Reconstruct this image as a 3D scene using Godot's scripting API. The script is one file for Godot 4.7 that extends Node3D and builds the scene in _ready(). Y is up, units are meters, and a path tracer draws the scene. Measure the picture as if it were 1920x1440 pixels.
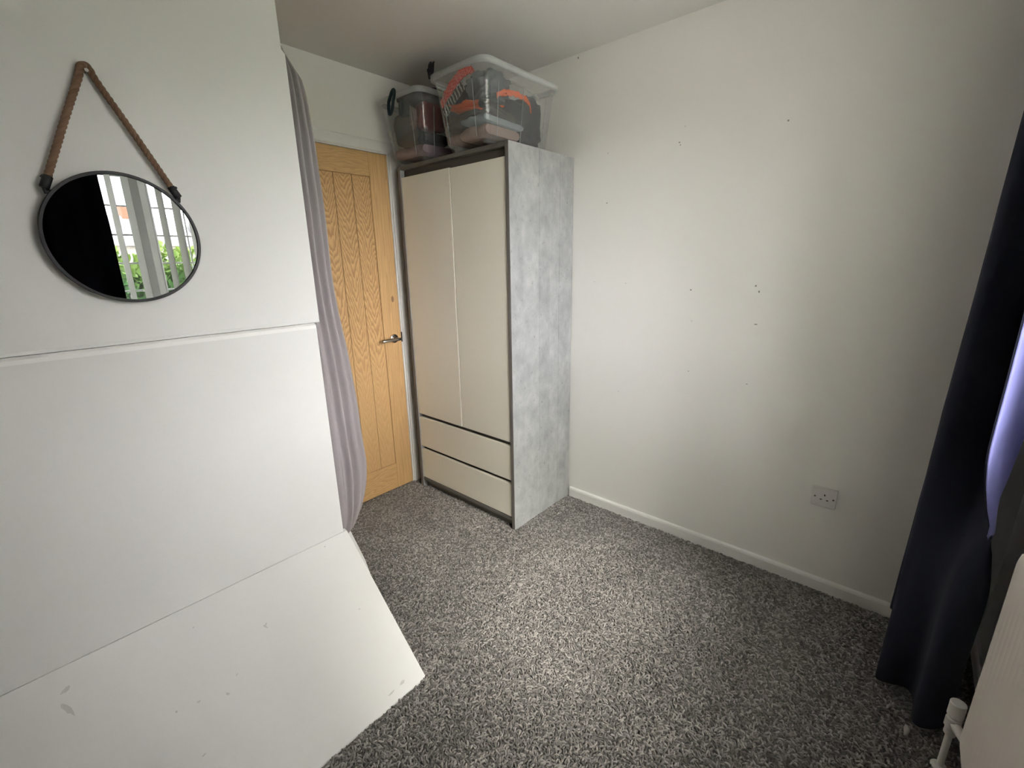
extends Node3D
# A small box bedroom seen from its window corner. x to the right along the door wall, z towards the window, y up, metres.

const XR := 2.119      # right wall
const XL := -0.32      # left wall
const ZD := -2.315     # door wall
const ZW := 0.38       # window wall
const CY := 2.369      # ceiling
const ZB := -1.574     # boxed-in stair partition
const WX := 1.608      # wardrobe front
const WN := -1.4165    # wardrobe near side
const WF := -2.2226    # wardrobe far side
const WH := 1.9126     # wardrobe height

var rng := RandomNumberGenerator.new()
var M := {}

func _ready():
	rng.seed = 77
	# ---- camera
	var cam := Camera3D.new()
	cam.name = "camera"
	var yaw := 0.8474
	var pit := -0.2665
	var rol := -0.0181
	var f := Vector3(sin(yaw) * cos(pit), sin(pit), -cos(yaw) * cos(pit))
	var r := Vector3(cos(yaw), 0, sin(yaw))
	var u := r.cross(f)
	var r2 := r * cos(rol) + u * sin(rol)
	var u2 := u * cos(rol) - r * sin(rol)
	cam.transform = Transform3D(Basis(r2, u2, -f), Vector3(0, 1.4099, 0))
	cam.fov = rad_to_deg(2.0 * atan(720.0 / 845.02))
	cam.near = 0.02
	cam.far = 200.0
	add_child(cam)
	cam.current = true
	# ---- sky: bright even overcast
	var env := Environment.new()
	var sky := Sky.new()
	var sm := ProceduralSkyMaterial.new()
	sm.sky_top_color = Color(0.995, 0.985, 1.0)
	sm.sky_horizon_color = Color(0.90, 0.892, 0.90)
	sm.sky_curve = 0.22
	sm.ground_bottom_color = Color(0.33, 0.32, 0.29)
	sm.ground_horizon_color = Color(0.46, 0.45, 0.43)
	sm.sky_energy_multiplier = 1.0
	sm.ground_energy_multiplier = 1.0
	sky.sky_material = sm
	env.background_mode = Environment.BG_SKY
	env.sky = sky
	env.background_energy_multiplier = 6.0
	env.tonemap_mode = Environment.TONE_MAPPER_LINEAR
	env.tonemap_exposure = 7.9
	env.sdfgi_enabled = true
	env.ssao_enabled = true
	env.ssil_enabled = true
	var we := WorldEnvironment.new()
	we.name = "world_environment"
	we.environment = env
	add_child(we)
	# hazy sun behind thin cloud, so wide that it throws no edges
	var sun := DirectionalLight3D.new()
	sun.name = "hazy_sun"
	sun.light_color = Color(1.0, 0.985, 0.955)
	sun.light_energy = 0.48
	sun.light_angular_distance = 26.0
	sun.shadow_enabled = true
	add_child(sun)
	sun.look_at_from_position(Vector3(0.78, 1.7, 0.6), Vector3(1.22, 0.0, -1.12), Vector3.UP)

	materials()
	shell()
	window_and_outside()
	partition()
	door()
	wardrobe()
	boxes_and_clothes()
	mirror()
	grey_curtain()
	navy_curtains()
	radiator()
	socket()
	marks()
	carpet()

# =============================================================== helpers
func S() -> SurfaceTool:
	var st := SurfaceTool.new()
	st.begin(Mesh.PRIMITIVE_TRIANGLES)
	st.set_smooth_group(-1)
	return st

func obj(called: String, st: SurfaceTool, m: Material, parent: Node = null) -> MeshInstance3D:
	st.generate_normals()
	var o := MeshInstance3D.new()
	o.name = called
	o.mesh = st.commit()
	o.material_override = m
	(parent if parent else self).add_child(o, true)
	return o

func thing(called: String, label: String, category: String, at := Vector3.ZERO, group := "") -> Node3D:
	var o := Node3D.new()
	o.name = called
	o.position = at
	add_child(o, true)
	o.set_meta("label", label)
	o.set_meta("category", category)
	if group: o.set_meta("group", group)
	return o

func tag(o: Node, label: String, category: String, group := "") -> void:
	o.set_meta("label", label)
	o.set_meta("category", category)
	if group: o.set_meta("group", group)

func struct(o: Node) -> Node:
	o.set_meta("kind", "structure")
	return o

func base(called: String) -> Node3D:
	var o := Node3D.new()
	o.name = called
	add_child(o, true)
	o.set_meta("kind", "structure")
	return o

func tri(st: SurfaceTool, a: Vector3, b: Vector3, c: Vector3, out: Vector3, ua := Vector2(), ub := Vector2(), uc := Vector2()) -> void:
	if (b - a).cross(c - a).dot(out) > 0.0:
		var t := b; b = c; c = t
		var tu := ub; ub = uc; uc = tu
	st.set_uv(ua); st.add_vertex(a)
	st.set_uv(ub); st.add_vertex(b)
	st.set_uv(uc); st.add_vertex(c)

func quad(st: SurfaceTool, a: Vector3, b: Vector3, c: Vector3, d: Vector3, out: Vector3, uv := PackedVector2Array()) -> void:
	if uv.is_empty():
		uv = PackedVector2Array([Vector2(0, 1), Vector2(1, 1), Vector2(1, 0), Vector2(0, 0)])
	tri(st, a, b, c, out, uv[0], uv[1], uv[2])
	tri(st, a, c, d, out, uv[0], uv[2], uv[3])

# a box with chamfered edges; uv runs 0..1 over each face (turned = grain lies along the other direction)
func cbox(st: SurfaceTool, lo: Vector3, hi: Vector3, bev := 0.002, turned := false) -> void:
	var c := (lo + hi) * 0.5
	var h := (hi - lo) * 0.5
	var b: float = min(bev, min(h.x, min(h.y, h.z)) * 0.45)
	var uvf := func(p: Vector3, ax: int) -> Vector2:
		var n := Vector3((p.x - lo.x) / (hi.x - lo.x), (p.y - lo.y) / (hi.y - lo.y), (p.z - lo.z) / (hi.z - lo.z))
		var w: Vector2
		if ax == 0: w = Vector2(n.z, 1.0 - n.y)
		elif ax == 1: w = Vector2(n.x, n.z)
		else: w = Vector2(n.x, 1.0 - n.y)
		return Vector2(w.y, w.x) if turned else w
	for ax in 3:
		var a1 := (ax + 1) % 3
		var a2 := (ax + 2) % 3
		for s in [-1.0, 1.0]:
			var ps := []
			for k in [[-1, -1], [1, -1], [1, 1], [-1, 1]]:
				var p := Vector3()
				p[ax] = c[ax] + s * h[ax]
				p[a1] = c[a1] + k[0] * (h[a1] - b)
				p[a2] = c[a2] + k[1] * (h[a2] - b)
				ps.append(p)
			var n := Vector3(); n[ax] = s
			quad(st, ps[0], ps[1], ps[2], ps[3], n, PackedVector2Array([uvf.call(ps[0], ax), uvf.call(ps[1], ax), uvf.call(ps[2], ax), uvf.call(ps[3], ax)]))
		# the four edges that run along ax
		for s1 in [-1.0, 1.0]:
			for s2 in [-1.0, 1.0]:
				var e := []
				for k in [[-1, 0], [1, 0], [1, 1], [-1, 1]]:
					var p := Vector3()
					p[ax] = c[ax] + k[0] * (h[ax] - b)
					p[a1] = c[a1] + s1 * (h[a1] - (b if k[1] else 0.0))
					p[a2] = c[a2] + s2 * (h[a2] - (0.0 if k[1] else b))
					e.append(p)
				var n2 := Vector3(); n2[a1] = s1; n2[a2] = s2
				quad(st, e[0], e[1], e[2], e[3], n2, PackedVector2Array([uvf.call(e[0], a1), uvf.call(e[1], a1), uvf.call(e[2], a1), uvf.call(e[3], a1)]))
	for sx in [-1.0, 1.0]:
		for sy in [-1.0, 1.0]:
			for sz in [-1.0, 1.0]:
				var s := Vector3(sx, sy, sz)
				tri(st, c + s * (h - Vector3(0, b, b)), c + s * (h - Vector3(b, 0, b)), c + s * (h - Vector3(b, b, 0)), s)

func box(called: String, lo: Vector3, hi: Vector3, m: Material, parent: Node = null, bev := 0.002, turned := false) -> MeshInstance3D:
	var st := S()
	cbox(st, lo, hi, bev, turned)
	return obj(called, st, m, parent)

# tube along points; smooth
func tube(st: SurfaceTool, pts: PackedVector3Array, radii: PackedFloat32Array, sides := 10, caps := true) -> void:
	st.set_smooth_group(0)
	var rings := []
	var up := Vector3(0.13, 0.97, 0.21).normalized()
	var prev := Vector3()
	for i in pts.size():
		var t: Vector3 = (pts[min(i + 1, pts.size() - 1)] - pts[max(i - 1, 0)]).normalized()
		var x: Vector3
		if i == 0:
			if absf(t.dot(up)) > 0.93: up = Vector3(0.95, 0.1, 0.3).normalized()
			x = t.cross(up).normalized()
		else:
			x = (prev - t * prev.dot(t)).normalized()
		prev = x
		var y := t.cross(x).normalized()
		var ring := []
		var rad: float = radii[min(i, radii.size() - 1)]
		for k in sides:
			var a := TAU * k / sides
			ring.append(pts[i] + (x * cos(a) + y * sin(a)) * rad)
		rings.append(ring)
	for i in pts.size() - 1:
		for k in sides:
			var k2 := (k + 1) % sides
			var a: Vector3 = rings[i][k]
			var b: Vector3 = rings[i][k2]
			var c: Vector3 = rings[i + 1][k2]
			var d: Vector3 = rings[i + 1][k]
			quad(st, a, b, c, d, (a + b + c + d) * 0.25 - (pts[i] + pts[i + 1]) * 0.5)
	if caps:
		st.set_smooth_group(-1)
		for e in [0, pts.size() - 1]:
			var out: Vector3 = pts[0] - pts[1] if e == 0 else pts[e] - pts[e - 1]
			for k in range(1, sides - 1):
				tri(st, rings[e][0], rings[e][k], rings[e][k + 1], out)
	st.set_smooth_group(-1)

# surface of revolution: profile of (radius, height) round the axis of xf's y
func lathe(st: SurfaceTool, prof: PackedVector2Array, xf: Transform3D, sides := 32, smooth := true) -> void:
	for i in prof.size() - 1:
		st.set_smooth_group(i + 1 if not smooth else 0)
		var d := prof[i + 1] - prof[i]
		var n2 := Vector2(d.y, -d.x)
		for k in sides:
			var a0 := TAU * k / sides
			var a1 := TAU * (k + 1) / sides
			var mid := (a0 + a1) * 0.5
			var p := func(q: Vector2, a: float) -> Vector3: return xf * Vector3(q.x * cos(a), q.y, q.x * sin(a))
			var out := xf.basis * Vector3(n2.x * cos(mid), n2.y, n2.x * sin(mid))
			if prof[i].x < 1e-6:
				tri(st, p.call(prof[i], a0), p.call(prof[i + 1], a0), p.call(prof[i + 1], a1), out)
			elif prof[i + 1].x < 1e-6:
				tri(st, p.call(prof[i], a0), p.call(prof[i], a1), p.call(prof[i + 1], a0), out)
			else:
				quad(st, p.call(prof[i], a0), p.call(prof[i], a1), p.call(prof[i + 1], a1), p.call(prof[i + 1], a0), out)
	st.set_smooth_group(-1)

# a prism: outline in a plane (u, v), pushed from w0 to w1. place(u, v, w) gives the point
func prism(st: SurfaceTool, outline: PackedVector2Array, w0: float, w1: float, place: Callable) -> void:
	var idx := Geometry2D.triangulate_polygon(outline)
	var mid := Vector2()
	for p in outline: mid += p / outline.size()
	var axis: Vector3 = place.call(mid.x, mid.y, w1) - place.call(mid.x, mid.y, w0)
	for i in range(0, idx.size(), 3):
		for w in [w0, w1]:
			tri(st, place.call(outline[idx[i]].x, outline[idx[i]].y, w), place.call(outline[idx[i + 1]].x, outline[idx[i + 1]].y, w), place.call(outline[idx[i + 2]].x, outline[idx[i + 2]].y, w), axis if w == w1 else -axis, outline[idx[i]], outline[idx[i + 1]], outline[idx[i + 2]])
	var cw := Geometry2D.is_polygon_clockwise(outline)
	for i in outline.size():
		var a := outline[i]
		var b := outline[(i + 1) % outline.size()]
		var d := b - a
		var n := Vector2(-d.y, d.x) if cw else Vector2(d.y, -d.x)
		var o: Vector3 = place.call(mid.x + n.x, mid.y + n.y, w0) - place.call(mid.x, mid.y, w0)
		quad(st, place.call(a.x, a.y, w0), place.call(b.x, b.y, w0), place.call(b.x, b.y, w1), place.call(a.x, a.y, w1), o)

func cat(p: PackedVector2Array, t: float) -> Vector2:
	var n := p.size() - 1
	var x := clampf(t, 0, 1) * n
	var i := mini(int(x), n - 1)
	var g := x - i
	return p[i].cubic_interpolate(p[i + 1], p[max(i - 1, 0)], p[min(i + 2, n)], g)

# hanging cloth: rows of plan outlines (x, z) at heights, as a sheet with thickness. rows: [[y, PackedVector2Array], ...] from top to bottom
func cloth_points(rows: Array, nu: int, nv: int, wob: float, ns: FastNoiseLite) -> Array:
	var g := []
	for j in nv + 1:
		var tv := float(j) / nv * (rows.size() - 1)
		var i := mini(int(tv), rows.size() - 2)
		var fr := tv - i
		var line := []
		for k in nu + 1:
			var tu := float(k) / nu
			var p: Array = []
			for ii in [max(i - 1, 0), i, i + 1, min(i + 2, rows.size() - 1)]:
				var q := cat(rows[ii][1], tu)
				p.append(Vector3(q.x, rows[ii][0], q.y))
			var v: Vector3 = p[1].cubic_interpolate(p[2], p[0], p[3], fr)
			v.y = lerpf(rows[i][0], rows[i + 1][0], fr)
			v.x += wob * ns.get_noise_3d(v.x * 300, v.y * 60, v.z * 300)
			v.z += wob * ns.get_noise_3d(v.z * 300, v.y * 60 + 500, v.x * 300)
			line.append(v)
		g.append(line)
	return g

func sheet(st: SurfaceTool, g: Array, thick: float, flip := false) -> void:
	var nv := g.size() - 1
	var nu: int = g[0].size() - 1
	var b := []
	var N := []
	for j in nv + 1:
		var line := []
		var ln := []
		for k in nu + 1:
			var du: Vector3 = g[j][min(k + 1, nu)] - g[j][max(k - 1, 0)]
			var dv: Vector3 = g[min(j + 1, nv)][k] - g[max(j - 1, 0)][k]
			var n := du.cross(dv).normalized() * (-1.0 if flip else 1.0)
			ln.append(n)
			line.append(g[j][k] - n * thick)
		b.append(line)
		N.append(ln)
	for j in nv:
		for k in nu:
			var uv := PackedVector2Array([Vector2(float(k) / nu, float(j) / nv), Vector2(float(k + 1) / nu, float(j) / nv), Vector2(float(k + 1) / nu, float(j + 1) / nv), Vector2(float(k) / nu, float(j + 1) / nv)])
			st.set_smooth_group(1)
			quad(st, g[j][k], g[j][k + 1], g[j + 1][k + 1], g[j + 1][k], N[j][k], uv)
			st.set_smooth_group(2)
			quad(st, b[j][k], b[j][k + 1], b[j + 1][k + 1], b[j + 1][k], -N[j][k], uv)
	st.set_smooth_group(-1)
	for k in nu:
		quad(st, g[0][k], g[0][k + 1], b[0][k + 1], b[0][k], Vector3.UP)
		quad(st, g[nv][k], g[nv][k + 1], b[nv][k + 1], b[nv][k], Vector3.DOWN)
	for j in nv:
		quad(st, g[j][0], g[j + 1][0], b[j + 1][0], b[j][0], g[j][0] - g[j][1])
		quad(st, g[j][nu], g[j + 1][nu], b[j + 1][nu], b[j][nu], g[j][nu] - g[j][nu - 1])

func noise(seed_: int, freq: float, oct := 4) -> FastNoiseLite:
	var n := FastNoiseLite.new()
	n.seed = seed_
	n.noise_type = FastNoiseLite.TYPE_SIMPLEX_SMOOTH
	n.frequency = freq
	n.fractal_octaves = oct
	return n

func mat(color: Color, rough := 0.6, metal := 0.0) -> StandardMaterial3D:
	var m := StandardMaterial3D.new()
	m.albedo_color = color
	m.roughness = rough
	m.metallic = metal
	return m

func lin(r: float, g: float, b: float) -> Color:
	return Color(r, g, b).linear_to_srgb()

# a normal map of noise laid on by position, `size` metres a repeat
func bumpy(m: StandardMaterial3D, seed_: int, freq: float, strength: float, size: float, oct := 4) -> void:
	var t := NoiseTexture2D.new()
	t.width = 512; t.height = 512
	t.seamless = true
	t.noise = noise(seed_, freq, oct)
	t.as_normal_map = true
	t.bump_strength = strength
	m.normal_enabled = true
	m.normal_texture = t
	m.uv1_triplanar = true
	m.uv1_world_triplanar = true
	m.uv1_scale = Vector3.ONE / size

# =============================================================== materials
func oak_image(w: int, h: int, seed_: int, flame: bool) -> ImageTexture:
	var im := Image.create_empty(w, h, false, Image.FORMAT_RGB8)
	var n1 := noise(seed_, 1.0, 3)
	var n2 := noise(seed_ + 1, 1.0, 2)
	var light := Color(0.845, 0.69, 0.475)
	var dark := Color(0.60, 0.44, 0.275)
	for y in h:
		var v := float(y) / h
		for x in w:
			var q := float(x) / w
			var t: float
			if flame:
				# cathedral arches: tips climb from the middle of the board
				var cx := q - 0.55 + 0.08 * n1.get_noise_2d(v * 3.0, 7.0)
				var strong := 1.0 - smoothstep(0.45, 0.75, v) * 0.75
				var ph := 32.0 * pow(v, 0.80) + 6.6 * pow(absf(cx), 1.15) * (1.0 + 0.4 * n1.get_noise_2d(v * 3.0, 31.0)) + 1.2 * n1.get_noise_2d(q * 1.2, v * 5.0) + 0.35 * n1.get_noise_2d(q * 3.0, v * 12.0) + 0.25 * n2.get_noise_2d(q * 14.0, v * 9.0)
				var ring := fposmod(ph, 1.0)
				t = smoothstep(0.15, 0.85, ring) * (1.0 - smoothstep(0.9, 1.0, ring)) * strong * 0.55
				t += 0.10 * n2.get_noise_2d(q * 60.0, v * 20.0)
			else:
				var ph2 := q * 9.0 + 1.4 * n1.get_noise_2d(q * 2.0, v * 2.0)
				t = 0.28 * pow(fposmod(ph2, 1.0), 2.0)
				t += 0.20 * n2.get_noise_2d(q * 70.0, v * 7.0)
			t += 0.10 * n2.get_noise_2d(q * 200.0 + 40.0, v * 10.0)
			im.set_pixel(x, y, light.lerp(dark, clampf(t, -0.15, 1.0)))
	return ImageTexture.create_from_image(im)

func concrete_image(w: int, h: int, seed_: int, lines: Array) -> ImageTexture:
	var im := Image.create_empty(w, h, false, Image.FORMAT_RGB8)
	var n1 := noise(seed_, 1.0, 5)
	var n2 := noise(seed_ + 3, 1.0, 3)
	for y in h:
		var v := float(y) / h * 1.91
		for x in w:
			var q := float(x) / w * 0.51
			var t := 0.63 + 0.16 * n1.get_noise_2d(q * 7.0, v * 5.0) + 0.09 * n2.get_noise_2d(q * 20.0, v * 15.0) + 0.05 * n2.get_noise_2d(q * 160.0, v * 70.0) + 0.03 * n1.get_noise_2d(q * 500.0, v * 60.0)
			# each board of the printed shuttering has its own tone
			var k := 0
			for l in lines:
				if q > l[0]: k += 1
				var d: float = absf(q - l[0] - 0.0015 * n2.get_noise_2d(v * 6.0, l[0] * 90.0))
				var on: float = l[1] * (0.6 + 0.5 * n2.get_noise_2d(v * 9.0, l[0] * 40.0))
				t -= on * exp(-d * d / (0.0017 * 0.0017))
			t += 0.02 * sin(k * 2.3)
			# small knots and blow-holes
			var kn := n2.get_noise_2d(q * 40.0 + 11.0, v * 26.0 + 5.0)
			t -= 0.22 * smoothstep(0.50, 0.70, kn)
			t = clampf(t, 0.0, 1.0)
			im.set_pixel(x, y, Color(0.37, 0.378, 0.375).lerp(Color(0.79, 0.80, 0.795), t))
	return ImageTexture.create_from_image(im)

func check_image() -> ImageTexture:   # red cloth with a pale check
	var im := Image.create_empty(64, 64, false, Image.FORMAT_RGB8)
	for y in 64:
		for x in 64:
			var a := (x / 4) % 2
			var b := (y / 4) % 2
			im.set_pixel(x, y, Color(0.80, 0.24, 0.20) if a == b else Color(0.86, 0.50, 0.46))
	return ImageTexture.create_from_image(im)

func stripe_image() -> ImageTexture:
	var im := Image.create_empty(8, 64, false, Image.FORMAT_RGB8)
	for y in 64:
		for x in 8:
			im.set_pixel(x, y, Color(0.78, 0.77, 0.72) if y % 8 < 3 else Color(0.25, 0.25, 0.25))
	return ImageTexture.create_from_image(im)

func materials() -> void:
	M.wall = mat(lin(0.83, 0.82, 0.775), 0.75)
	M.wall_dim = mat(lin(0.55, 0.545, 0.52), 0.75)  # unseen left wall darkened in colour to cut the light it throws back
	M.ceiling = mat(lin(0.74, 0.725, 0.69), 0.9)
	M.board_white = mat(lin(0.80, 0.80, 0.775), 0.55)
	M.gloss = mat(lin(0.80, 0.795, 0.76), 0.35)
	M.lit_gloss = mat(lin(0.92, 0.915, 0.89), 0.35)  # light caught by the ledge strip, put into a paler gloss
	M.upvc = mat(lin(0.82, 0.82, 0.82), 0.3)
	M.dark_gap = mat(lin(0.02, 0.018, 0.016), 0.9)
	M.floor = mat(lin(0.11, 0.103, 0.094), 1.0)
	M.oak = []
	M.oak_flame = []
	for i in 2:
		var a := mat(Color.WHITE, 0.5)
		a.albedo_texture = oak_image(96, 512, 20 + i, false)
		M.oak.append(a)
	for i in 3:
		var b := mat(Color.WHITE, 0.5)
		b.albedo_texture = oak_image(128, 1024, 40 + i * 5, true)
		M.oak_flame.append(b)
	M.oak_groove = mat(lin(0.25, 0.11, 0.04), 0.7)
	M.steel = mat(lin(0.46, 0.435, 0.40), 0.22, 1.0)
	M.concrete = mat(Color.WHITE, 0.5)
	M.concrete.albedo_texture = concrete_image(384, 1024, 9, [[0.085, 0.06], [0.217, 0.34], [0.30, 0.12], [0.387, 0.36], [0.45, 0.06]])
	M.concrete_edge = mat(Color.WHITE, 0.55)
	M.concrete_edge.albedo_texture = concrete_image(64, 512, 14, [])
	M.concrete_edge.albedo_color = Color(0.66, 0.64, 0.61)
	M.edge = mat(lin(0.17, 0.16, 0.145), 0.5)
	M.cream = mat(lin(0.84, 0.825, 0.715), 0.5)
	M.inner = mat(lin(0.10, 0.09, 0.075), 0.7)
	M.clear = mat(Color(0.74, 0.76, 0.76, 0.15), 0.12)
	M.clear.transparency = BaseMaterial3D.TRANSPARENCY_ALPHA
	M.clear_rim = mat(Color(0.80, 0.82, 0.81, 0.50), 0.3)
	M.clear_rim.transparency = BaseMaterial3D.TRANSPARENCY_ALPHA
	M.pane = mat(Color(0.95, 0.97, 0.96, 0.03), 0.02)
	M.pane.transparency = BaseMaterial3D.TRANSPARENCY_ALPHA
	M.mirror = mat(Color(0.41, 0.42, 0.42), 0.0, 1.0)  # reflected window light is dimmed by a dark colour put into the glass
	M.black = mat(lin(0.011, 0.012, 0.014), 0.5)
	M.rope = mat(lin(0.23, 0.14, 0.09), 0.9)
	bumpy(M.rope, 8, 0.08, 6.0, 0.02)
	M.grey_velvet = mat(lin(0.365, 0.335, 0.335), 0.95)
	M.grey_velvet.rim_enabled = true
	M.grey_velvet.rim = 0.35
	bumpy(M.grey_velvet, 11, 0.05, 2.5, 0.12)
	M.navy = mat(lin(0.0075, 0.0095, 0.027), 0.9)
	bumpy(M.navy, 12, 0.08, 2.0, 0.06)
	M.lining = mat(lin(0.25, 0.26, 0.58), 0.85)  # window light on the navy cloth, put into a pale lavender colour
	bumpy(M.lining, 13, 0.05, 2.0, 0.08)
	M.blind = mat(lin(0.62, 0.62, 0.58), 0.8)
	M.blind.backlight_enabled = true
	M.blind.backlight = Color(0.6, 0.6, 0.57)
	M.rad = mat(lin(0.84, 0.80, 0.75), 0.4)
	M.plastic = mat(lin(0.72, 0.70, 0.67), 0.35)
	M.hole = mat(lin(0.012, 0.01, 0.01), 0.9)
	M.chip = mat(lin(0.30, 0.29, 0.275), 0.95)
	M.scuff = mat(lin(0.64, 0.632, 0.605), 0.9)
	M.filler = mat(lin(0.66, 0.655, 0.62), 0.9)

# =============================================================== the room
func shell() -> void:
	struct(box("floor", Vector3(XL - 0.2, -0.2, ZD - 0.3), Vector3(XR + 0.2, 0.0, ZW + 0.32), M.floor, null, 0.0001))
	struct(box("ceiling", Vector3(XL - 0.2, CY, ZD - 0.3), Vector3(XR + 0.2, CY + 0.2, ZW + 0.32), M.ceiling, null, 0.0001))
	struct(box("wall_right", Vector3(XR, 0, ZD - 0.3), Vector3(XR + 0.2, CY, ZW + 0.32), M.wall, null, 0.0001))
	struct(box("wall_left", Vector3(XL - 0.2, 0, ZD - 0.3), Vector3(XL, CY, ZW + 0.32), M.wall_dim, null, 0.0001))
	# the door wall, round the door opening (x 0.832..1.620, up to 1.997)
	var wb := base("wall_back")
	box("wall_panel", Vector3(XL, 0, ZD - 0.12), Vector3(0.828, CY, ZD), M.wall, wb, 0.0001)
	box("wall_panel", Vector3(1.622, 0, ZD - 0.12), Vector3(XR, CY, ZD), M.wall, wb, 0.0001)
	box("wall_panel", Vector3(0.828, 2.002, ZD - 0.12), Vector3(1.622, CY, ZD), M.wall, wb, 0.0001)
	box("landing_panel", Vector3(XL, 0, ZD - 0.28), Vector3(XR, CY, ZD - 0.24), M.wall, wb, 0.0001)
	# window wall
	var wf := base("wall_front")
	box("wall_panel", Vector3(XL, 0, ZW), Vector3(0.25, CY, ZW + 0.3), M.wall, wf, 0.004)
	box("wall_panel", Vector3(1.50, 0, ZW), Vector3(XR, CY, ZW + 0.3), M.wall, wf, 0.004)
	box("wall_panel", Vector3(0.25, 0, ZW), Vector3(1.50, 0.93, ZW + 0.3), M.wall, wf, 0.0001)
	box("wall_panel", Vector3(0.25, 2.10, ZW), Vector3(1.50, CY, ZW + 0.3), M.wall, wf, 0.0001)
	# skirting with a rounded top edge
	var sk := S()
	var prof := PackedVector2Array([Vector2(0, 0), Vector2(0.015, 0), Vector2(0.015, 0.050), Vector2(0.0125, 0.058), Vector2(0.008, 0.062), Vector2(0, 0.063)])
	prism(sk, prof, WN + 0.012, ZW, func(a, b, w): return Vector3(XR - a, b, w))
	struct(obj("baseboard_right", sk, M.gloss))
	var sk2 := S()
	prism(sk2, prof, 1.685, XR, func(a, b, w): return Vector3(w, b, ZD + a))
	struct(obj("baseboard_back", sk2, M.gloss))
	var sk3 := S()
	prism(sk3, prof, XL, XR - 0.016, func(a, b, w): return Vector3(w, b, ZW - a))
	struct(obj("baseboard_front", sk3, M.gloss))

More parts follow.
